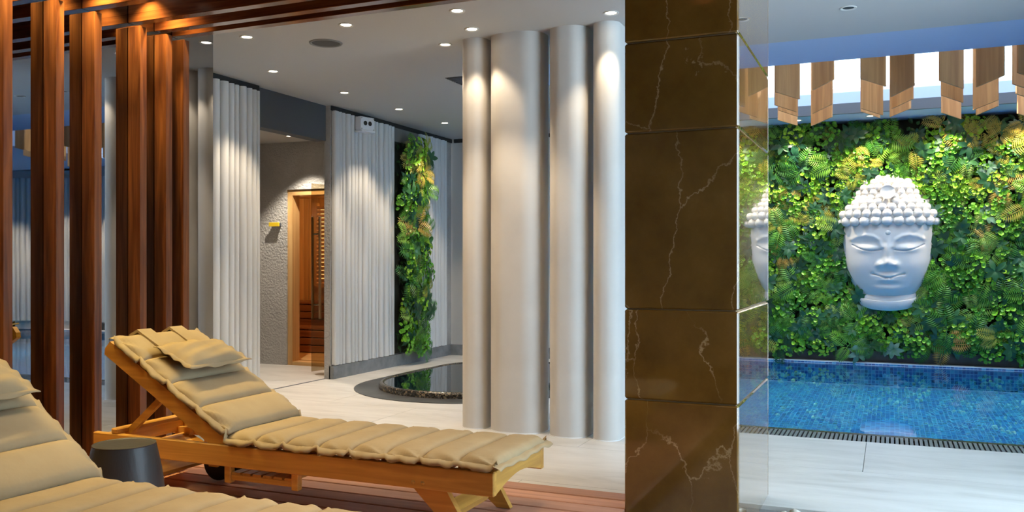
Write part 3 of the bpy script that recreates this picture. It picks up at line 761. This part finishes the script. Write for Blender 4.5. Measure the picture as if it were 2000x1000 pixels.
    for s in (-.90, 1.54):
        x0_,z0_ = path(s); sg = -1 if s < 0 else 1; fv=[]; ff=[]
        N = 30
        for i in range(N+1):
            y = Wc0-.025+(Wc1-Wc0+.05)*i/N; wv = .005*math.sin(40*y)+.004*math.sin(17*y)
            dx,dz = (-ca, sa_) if s < 0 else (1,0)
            for q,hh in ((-.01,.016),(.018,.010+wv),(.032,.0+wv),(.030,-.004+wv)): fv.append((x0_+dx*q, y, z0_+dz*q+hh))
        for i in range(N):
            for q in range(3): k = 4*i+q; ff.append((k,k+1,k+5,k+4))
        MB().add(fv, ff).build('flange', M['fabric'], cu, True)
    # head pillow
    nu = nv = 22; pw, plh = .43, .23
    vs=[]; fs=[]
    for side in (1,-1):
        for i in range(nu+1):
            for j in range(nv+1):
                a_ = -1+2*i/nu; b_ = -1+2*j/nv
                th = max(0,(1-abs(a_)**3.2))**.6*max(0,(1-abs(b_)**3.2))**.6
                pinch = 1-.06*(1-abs(a_)**2)*abs(b_)**3
                pin2 = 1-.06*(1-abs(b_)**2)*abs(a_)**3
                vs.append((a_*plh/2*pinch, b_*pw/2*pin2, side*(.002+.045*th)+.004*math.sin(9*a_+4*b_)*th))
    m_ = (nu+1)*(nv+1)
    for i in range(nu):
        for j in range(nv):
            k=i*(nv+1)+j; fs.append((k,k+1,k+nv+2,k+nv+1)); fs.append((m_+k+nv+1,m_+k+nv+2,m_+k+1,m_+k))
    x,z = P(.575,.145)
    hp = MB().add(vs,fs).build('head_pillow', M['fabric'], cu, True, loc=(x+.02, W/2-.0, z), rot=(0, a-R(6), R(0)))
    fv=[];ff=[]; N=24
    pts = []
    for q in range(4):
        for i in range(N):
            t=-1+2*i/N
            pts.append(((t,-1),(1,t),(-t,1),(-1,-t))[q])
    for (a_,b_) in pts:
        k1 = 1-.06*(1-abs(a_)**2)*abs(b_)**3; k2 = 1-.06*(1-abs(b_)**2)*abs(a_)**3
        wv = .006*math.sin(11*a_+3*b_)+.005*math.sin(9*b_)
        X,Y = a_*plh/2*k1, b_*pw/2*k2; nx_,ny_ = X*(1+.028/(plh/2)), Y*(1+.028/(pw/2))
        fv += [(X*.97,Y*.97,.004),(nx_,ny_,wv+.002),(nx_,ny_,wv-.002),(X*.97,Y*.97,-.004)]
    n4=len(pts)
    for i in range(n4):
        j=(i+1)%n4
        for q in range(3): ff.append((4*i+q,4*i+q+1,4*j+q+1,4*j+q))
    MB().add(fv,ff).build('pillow_flange', M['fabric'], hp, True)
    for y in (.19,.43):
        q = [P(.62,.118),P(.91,.105),P(.945,.05),P(.935,.04),P(.90,.092),P(.62,.105)]
        MB().prism_y(q, y-.05, y+.05).build('pillow_strap', M['fabric'], cu)
    return o
lounger((-1.447, 3.188, .1345), 30.5, 'teak sun lounger standing beside the deck edge', 'beige padded cushion with pillow on the lounger by the deck edge')
lounger((-1.34, 1.84, .1345), 35, 'teak sun lounger mostly hidden under its cushion in the left foreground', 'beige padded cushion in the left foreground')

# stool
stl = tag(empty('drum_stool', (-2.947, 2.75, .1345)), 'dark round drum stool between the two sun loungers', 'stool')
MB().lathe([(.125,0),(.185,0),(.19,.02),(.183,.14),(.165,.28),(.143,.385),(.139,.40)], 40).build('body', M['stool'], stl, 40)
MB().lathe([(.001,.395),(.10,.396),(.128,.400),(.140,.404),(.139,.398),(.12,.39)], 40, cap=False).build('top', M['stool'], stl, 40)

stl.scale = (.893,)*3
# ================================================================ HANGING SLATS
def slat_mesh(wd, sl, k):
    t = .016
    pr = [(-wd/2, sl if k > 0 else 0), (wd/2, 0 if k > 0 else sl), (wd/2, 1.35), (-wd/2, 1.35)]
    return MB().prism_y(pr, -t/2, t/2).mesh('wooden_slat', M['slat'])
SM = {(k): slat_mesh(.235, .055, k) for k in (1,-1)}
rnd = random.Random(3)
# clusters: centre u at row v=9, turn, rows (v, bottom height)
clus = [(-2.0,1,4),(-1.62,-1,3),(-1.27,-1,3),(-.93,1,4),(-.62,-1,4),(-.17,1,3),(.10,-1,3),(.52,1,3),(.80,-1,3),(1.13,1,4),(1.5,-1,3),(1.85,1,3),(2.3,-1,4),(2.7,1,3),(3.05,-1,3)]
SI = tag(empty('slat_installation', (0, 9.6, 2.72)), 'clusters of oak boards with slanted ends hanging in the skylight above the pool', 'hanging slats')
for ci,(u,k,nr) in enumerate(clus):
    for r in range(nr):
        v = 8.08 + r*(2.75/nr) + rnd.uniform(-.06,.06)
        z = 2.69 + rnd.uniform(-.04,.09)
        # rows splay so that clusters run along the viewing depth
        uu = u*(v/9.0) + rnd.uniform(-.03,.03)
        uu = min(max(uu, SK[0]+.15), SK[1]-.15)
        inst('slat', SM[k], SI, (uu, v-9.6, z-2.72), (0,0,R(-38 if k < 0 else 38)+rnd.uniform(-.06,.06)))
for vv in (8.1, 8.9, 9.7, 10.3):
    MB().box(SK[0]+.02, SK[1]-.02, vv-9.6-.03, vv-9.6+.03, 1.36+.05, 1.58).build('mounting_rail', M['frame_white'], SI)

# ================================================================ PLANTS
def fern_mesh(name, mat, nf=4, L=.30, seed=1):
    rnd = random.Random(seed); mb = MB()
    for f in range(nf):
        az = 2*math.pi*f/nf + rnd.uniform(-.5,.5); ln = L*rnd.uniform(.75,1.1); lift = rnd.uniform(.3,.6)
        c_, s0 = math.cos(az), math.sin(az); N = 12
        # frond rises off the wall (local +z) then arches down
        def pt(t, w_=0): 
            r = ln*(t - .12*t*t); z = ln*(lift*1.3*t - lift*1.25*t*t)
            x = r*c_ - w_*s0; y = r*s0 + w_*c_
            return (x, y, z+.02)
        for i in range(N):
            t = .12+.86*i/(N-1); wl = ln*.30*math.sin(math.pi*min(1,(t*.82+.16)))**.8+.006
            for sd in (-1,1):
                p0 = pt(t); p1 = pt(min(1,t+.088), sd*wl*.5); p2 = pt(min(1.05,t+.13), sd*wl); p3 = pt(t+.018, sd*wl*.5)
                p1 = (p1[0],p1[1],p1[2]+.006); p3 = (p3[0],p3[1],p3[2]+.006)
                mb.add([p0,p3,p2,p1], [(0,1,2,3)])
        for i in range(5):
            t0,t1 = i/5,(i+1)/5
            mb.add([pt(t0,-.003),pt(t0,.003),pt(t1,.003),pt(t1,-.003)],[(0,1,2,3)])
    return mb.mesh(name, mat)
def leaf(mb, base, d, up, ln, wd, fold=.25, droop=.3):
    d = Vector(d).normalized(); up = Vector(up); s_ = d.cross(up).normalized(); n_ = s_.cross(d)
    b = Vector(base); rows = [(0,.06),(.25,.75),(.55,1.0),(.82,.62),(1,.02)]
    vs = []
    for t,w_ in rows:
        c = b+d*(ln*t)-n_*(droop*ln*t*t)
        vs += [c-s_*(wd/2*w_)+n_*(fold*wd/2*w_), c, c+s_*(wd/2*w_)+n_*(fold*wd/2*w_)]
    fs = []
    for i in range(4): k = 3*i; fs += [(k,k+1,k+4,k+3),(k+1,k+2,k+5,k+4)]
    mb.add(vs, fs)
def rosette_mesh(name, mat, nl=7, L=.12, seed=1):
    rnd = random.Random(seed); mb = MB()
    for g in range(2):
        cx,cy,cz = (rnd.uniform(-.06,.06),rnd.uniform(-.06,.06),.05+.03*g)
        for i in range(nl):
            a = 2*math.pi*i/nl+rnd.uniform(-.2,.2)
            leaf(mb, (cx,cy,cz), (math.cos(a),math.sin(a),rnd.uniform(.1,.5)), (0,0,1), L*rnd.uniform(.8,1.15), L*.48, .2, .35)
    return mb.mesh(name, mat, True)
def clump_mesh(name, mat, n=34, Rr=.13, seed=1):
    rnd = random.Random(seed); mb = MB()
    for i in range(n):
        r = Rr*math.sqrt(rnd.random()); a = rnd.uniform(0,6.28); x,y = r*math.cos(a), r*math.sin(a)
        z = .04+.06*math.sqrt(max(0,1-(r/Rr)**2))+rnd.uniform(-.015,.02)
        nrm = Vector((x*5+rnd.uniform(-.5,.5),y*5+rnd.uniform(-.5,.5),1)).normalized(); t = nrm.orthogonal().normalized(); b = nrm.cross(t)
        rr = rnd.uniform(.016,.026); c = Vector((x,y,z)); m_ = 7
        vs = [c-nrm*rr*.45]+[c+t*rr*math.cos(2*math.pi*k/m_)+b*rr*math.sin(2*math.pi*k/m_)+nrm*(rr*.25*(k%2)) for k in range(m_)]
        mb.add(vs, [(0,1+k,1+(k+1)%m_) for k in range(m_)])
    return mb.mesh(name, mat)
FERN = [fern_mesh('fern', M['leaf_fern'], 4, .30, s) for s in (1,2,3)]
FERN_LAMPLIT = [fern_mesh('fern', M['leaf_lamplit'], 4, .28, s) for s in (4,5)]
ROS = [rosette_mesh('leaf_rosette', M['leaf_dark'], 7, .125, s) for s in (1,2,3)]
CLU = [clump_mesh('leaf_clump', M['leaf_clump'], 40, .14, s) for s in (1,2,3)]
def plantwall(name, lab, origin, rz, W, Hh, counts, seed, z0=.12, avoid=None, wt=None):
    """local frame: x along wall, y out of the wall is -y, plants face -y"""
    o = tag(empty(name, origin, rz), lab, 'plant wall')
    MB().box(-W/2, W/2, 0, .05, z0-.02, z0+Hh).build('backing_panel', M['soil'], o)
    rnd = random.Random(seed)
    def spots(n):
        # jittered best-candidate distribution
        pts = []
        for i in range(n):
            best = None; bd = -1
            for _ in range(5):
                p = (rnd.uniform(-W/2+.05, W/2-.05) , rnd.uniform(z0+.04, z0+Hh-.05))
                if wt and rnd.random() > wt(p): continue
                d = min([(p[0]-q[0])**2+(p[1]-q[1])**2 for q in pts] or [9])
                if avoid and avoid(p): d = -.5
                if d > bd: bd = d; best = p
            if best and bd > 0: pts.append(best)
        return pts
    for kind,n in counts.items():
        for (x,z) in spots(n):
            up = (z-z0)/Hh
            if kind == 'fern':
                warm = rnd.random() < (.06+.40*max(0,min(1,(up-.25)/.5)))*(1 if up < .95 else .5)  # yellow ferns more frequent higher up, painted in for the downlight glow
                me = rnd.choice(FERN_LAMPLIT if warm else FERN); nm = 'fern'; sc = rnd.uniform(.65,1.15); dy = -.10
            elif kind == 'ros': me = rnd.choice(ROS); nm = 'leaf_rosette'; sc = rnd.uniform(.6,1.15); dy = -.08
            else: me = rnd.choice(CLU); nm = 'leaf_clump'; sc = rnd.uniform(.8,1.3); dy = -.05
            inst(nm, me, o, (x, dy-rnd.uniform(0,.05), z), (R(90)+rnd.uniform(-.25,.15), rnd.uniform(0,6.28) if kind != 'fern' else rnd.uniform(0,6.28), rnd.uniform(-.25,.25)), (sc,sc,sc))
    mb = MB()
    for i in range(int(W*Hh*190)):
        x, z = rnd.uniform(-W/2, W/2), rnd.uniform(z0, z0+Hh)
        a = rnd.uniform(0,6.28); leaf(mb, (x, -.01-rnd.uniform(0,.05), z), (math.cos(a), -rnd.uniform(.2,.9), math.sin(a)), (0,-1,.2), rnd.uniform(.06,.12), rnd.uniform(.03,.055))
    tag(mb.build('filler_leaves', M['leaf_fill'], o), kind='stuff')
    return o
hu = -.03
def in_head(p): return ((p[0]-.255)/.50)**2+((p[1]-1.45)/.80)**2 < 1
plantwall('plant_wall', 'lush green wall of ferns and leaves behind the pool and sculpted head', (-.285, 12.0, 0), 0, 6.55, 2.86,
          {'fern':210,'ros':290,'clu':300}, 11, .13, in_head, lambda p: 1 if -1.6 < p[0] < 2.2 else .35)
plantwall('plant_strip', 'narrow vertical strip of ferns and leaves between the white flutes', (-5.53, 9.56, 0), R(90), .58, 2.56,
          {'fern':32,'ros':36,'clu':40}, 21, .17)
struct(MB().box(-3.56, 8.05, 11.985, 12.05, .0, .14).build('baseboard_back', M['dark_band']), 'dark base under the plant wall', 'plinth')

# ================================================================ SCULPTED HEAD
head = tag(empty('sculpted_head', (hu, 11.86, 0)), 'large white sculpted head with closed eyes and curled hair mounted on the plant wall', 'sculpture')
K = 10.86/1720/3.335
def hh(y): return 1.25-(320+y/3.335-514)*10.86/1720
def xx(x): return (x-440)*K
prof_w = [(880,.29),(850,.335),(800,.388),(750,.437),(700,.475),(640,.503),(580,.515),(500,.525),(430,.525),(400,.52),(370,.51)]
prof_w = [(hh(y),a) for y,a in prof_w]
def interp(tab, h):
    if h <= tab[0][0]: return tab[0][1]
    for (a,b),(c_,d) in zip(tab, tab[1:]):
        if h <= c_:
            t = (h-a)/(c_-a); return b+(d-b)*t
    return tab[-1][1]
def pdist(px, pz, line):
    best = 9
    for (a,b),(c_,d) in zip(line, line[1:]):
        dx,dz = c_-a, d-b; t = max(0,min(1,((px-a)*dx+(pz-b)*dz)/(dx*dx+dz*dz))); best = min(best, math.hypot(px-a-t*dx, pz-b-t*dz))
    return best
L_ = lambda pts: [(xx(a),hh(b)) for a,b in pts]
brow = [L_([(225,492),(262,474),(310,466),(355,474),(390,500),(408,540)]), L_([(655,492),(618,474),(572,466),(530,474),(492,500),(474,540)])]
eye = [L_([(232,528),(262,546),(300,561),(345,569),(402,562)]), L_([(655,528),(622,546),(585,561),(540,569),(484,562)])]
lip = L_([(350,716),(380,724),(415,734),(432,744),(443,739),(455,744),(472,734),(507,724),(540,716)])
G = lambda x,z,cx,cy,sx,sz: math.exp(-((x-xx(cx))/(sx*K))**2-((z-hh(cy))/(sz*K))**2)
def face_d(x, z):
    d = 0
    d += .050*G(x,z,443,575,26,70)                      # bridge
    d += .058*G(x,z,443,650,36,34)                      # tip
    d += .048*(G(x,z,397,657,22,22)+G(x,z,489,657,22,22))
    if z < hh(690): d -= .012*G(x,z,443,705,50,10)
    for b in brow:
        q = pdist(x,z,b); d += .016*math.exp(-(q/(13*K))**2)
    for cx in (318,568):
        d -= .026*G(x,z,cx,518,75,26)                   # socket below brow
        d += .030*G(x,z,cx,548,62,26)                   # lid
    for e in eye:
        q = pdist(x,z,e); d -= .018*math.exp(-(q/(4.2*K))**2)
    q = pdist(x,z,lip); 
    d += .030*G(x,z,445,735,75,34)
    d += .014*G(x,z,443,757,48,12)+.010*(G(x,z,410,727,28,9)+G(x,z,478,727,28,9))
    d -= .022*math.exp(-(q/(5*K))**2)
    d -= .012*(G(x,z,352,716,12,12)+G(x,z,538,716,12,12))
    d += .040*G(x,z,443,815,85,42)                      # chin
    d -= .014*G(x,z,443,785,70,14)
    d += .022*(G(x,z,290,660,80,80)+G(x,z,600,660,80,80))
    d += .03*G(x,z,443,470,150,90)
    return d
NA, NZ = 170, 170; vs = []; fs = []
zb, zt = hh(880), hh(360)
for j in range(NZ+1):
    z = zb+(zt-zb)*j/NZ
    a = sum(interp(prof_w, z+q*.012) for q in range(-5,6))/11
    for i in range(NA+1):
        th = R(-95+190*i/NA); x = a*math.sin(th); dep = .36*abs(math.cos(th))**.8*(.40+.60*a/.52) if math.cos(th) > 0 else -.03
        # chin tucks in towards the neck
        tuck = max(0,(hh(770)-z)/(hh(770)-hh(880)))
        dd = face_d(x,z)*max(0,math.cos(th))**.7
        vs.append((x, .10-dep*(1-.30*tuck**2)-dd, z))
for j in range(NZ):
    for i in range(NA):
        k = j*(NA+1)+i; fs.append((k,k+1,k+NA+2,k+NA+1))
MB().add(vs,fs).build('face', M['statue'], head, True)
# neck with stepped collar
def half_ring(name, prof, parent, n=48, sag=0.0):
    vs=[];fs=[];m_=len(prof)
    for k in range(n+1):
        th = R(-100+200*k/n)
        for a,b,z in prof: vs.append((a*math.sin(th), .12-b*math.cos(th), z-sag*max(0,math.cos(th))))
    for k in range(n):
        for q in range(m_-1): c_=k*m_+q; fs.append((c_,c_+m_,c_+m_+1,c_+1))
    return MB().add(vs,fs).build(name, M['statue'], parent, 50)
half_ring('neck', [(.02,.01,hh(905)),(.33,.25,hh(905)),(.355,.27,hh(898)),(.372,.28,hh(875)),(.388,.29,hh(858)),(.384,.288,hh(846)),(.374,.275,hh(842)),(.376,.27,hh(822)),(.366,.255,hh(806)),(.33,.22,hh(796)),(.2,.15,hh(780))], head, 48, .095)
# hair cap under the curls
half_ring('hair_cap', [(.50,.30,hh(405)),(.58,.40,hh(390)),(.575,.40,hh(330)),(.53,.37,hh(285)),(.46,.33,hh(245)),(.39,.30,hh(215)),(.36,.28,hh(180)),(.33,.25,hh(140)),(.25,.20,hh(105)),(.12,.12,hh(78)),(.01,.01,hh(70))], head)
def curl_mesh():
    mb = MB(); n=14; pr=[(.001,-.5),(.30,-.43),(.46,-.22),(.5,.0),(.45,.22),(.33,.38),(.16,.46),(.001,.5)]
    mb.lathe(pr, n, cap=False); return mb.mesh('curl', M['statue'], True)
CU = curl_mesh()
rows = [(375,.615,.43,.118),(327,.60,.425,.108),(287,.555,.40,.100),(252,.50,.37,.092),(222,.43,.335,.088),(190,.405,.315,.094),(155,.38,.30,.094),(120,.325,.255,.092),(92,.24,.19,.085),(72,.12,.10,.08)]
for ri,(y,a,b,sz) in enumerate(rows):
    a -= sz*.42; b -= sz*.2
    per = sum(math.hypot(a*(math.sin(R(t+2))-math.sin(R(t))), b*(math.cos(R(t+2))-math.cos(R(t)))) for t in range(-88,88,2))
    n = max(3, int(per/(sz*1.0))); 
    # walk the ellipse with even steps
    tt = [-90+180*i/400 for i in range(401)]; acc=[0]
    for i in range(400): acc.append(acc[-1]+math.hypot(a*(math.sin(R(tt[i+1]))-math.sin(R(tt[i]))), b*(math.cos(R(tt[i+1]))-math.cos(R(tt[i])))))
    for q in range(n+1):
        target = acc[-1]*((q+(.5 if ri % 2 else 0))/n)
        if target > acc[-1]: continue
        i = min(range(401), key=lambda i_: abs(acc[i_]-target)); th = R(tt[i])
        if 184 < y < 260 and abs(a*math.sin(th)) < .06: continue
        inst('curl', CU, head, (a*math.sin(th), .12-b*math.cos(th), hh(y)), (R(-8),0,0), (sz*1.05,sz*.95,sz*1.0))
for sd in (-1,1):
    for col,(yo,dx) in enumerate(((.06,.548),(.16,.60))):
        for i,y in enumerate((412,460,500,545,580)):
            inst('curl', CU, head, (sd*(dx-.012*i), yo, hh(y)), (0,0,0), (.10-.004*i,.10,.078))
MB().lathe([(.001,.0),(.05,.003),(.075,.012),(.084,.02),(.080,.0),(.06,-.03),(.001,-.04)], 32).build('forehead_jewel', M['statue'], head, 60, loc=(xx(443),-.245,hh(192)), rot=(R(78),0,0))
MB().lathe([(.001,.016),(.018,.013),(.028,.004),(.03,-.006)], 20).build('brow_dot', M['statue'], head, True, loc=(xx(445),.10-.36-.035,hh(452)), rot=(R(90),0,0))
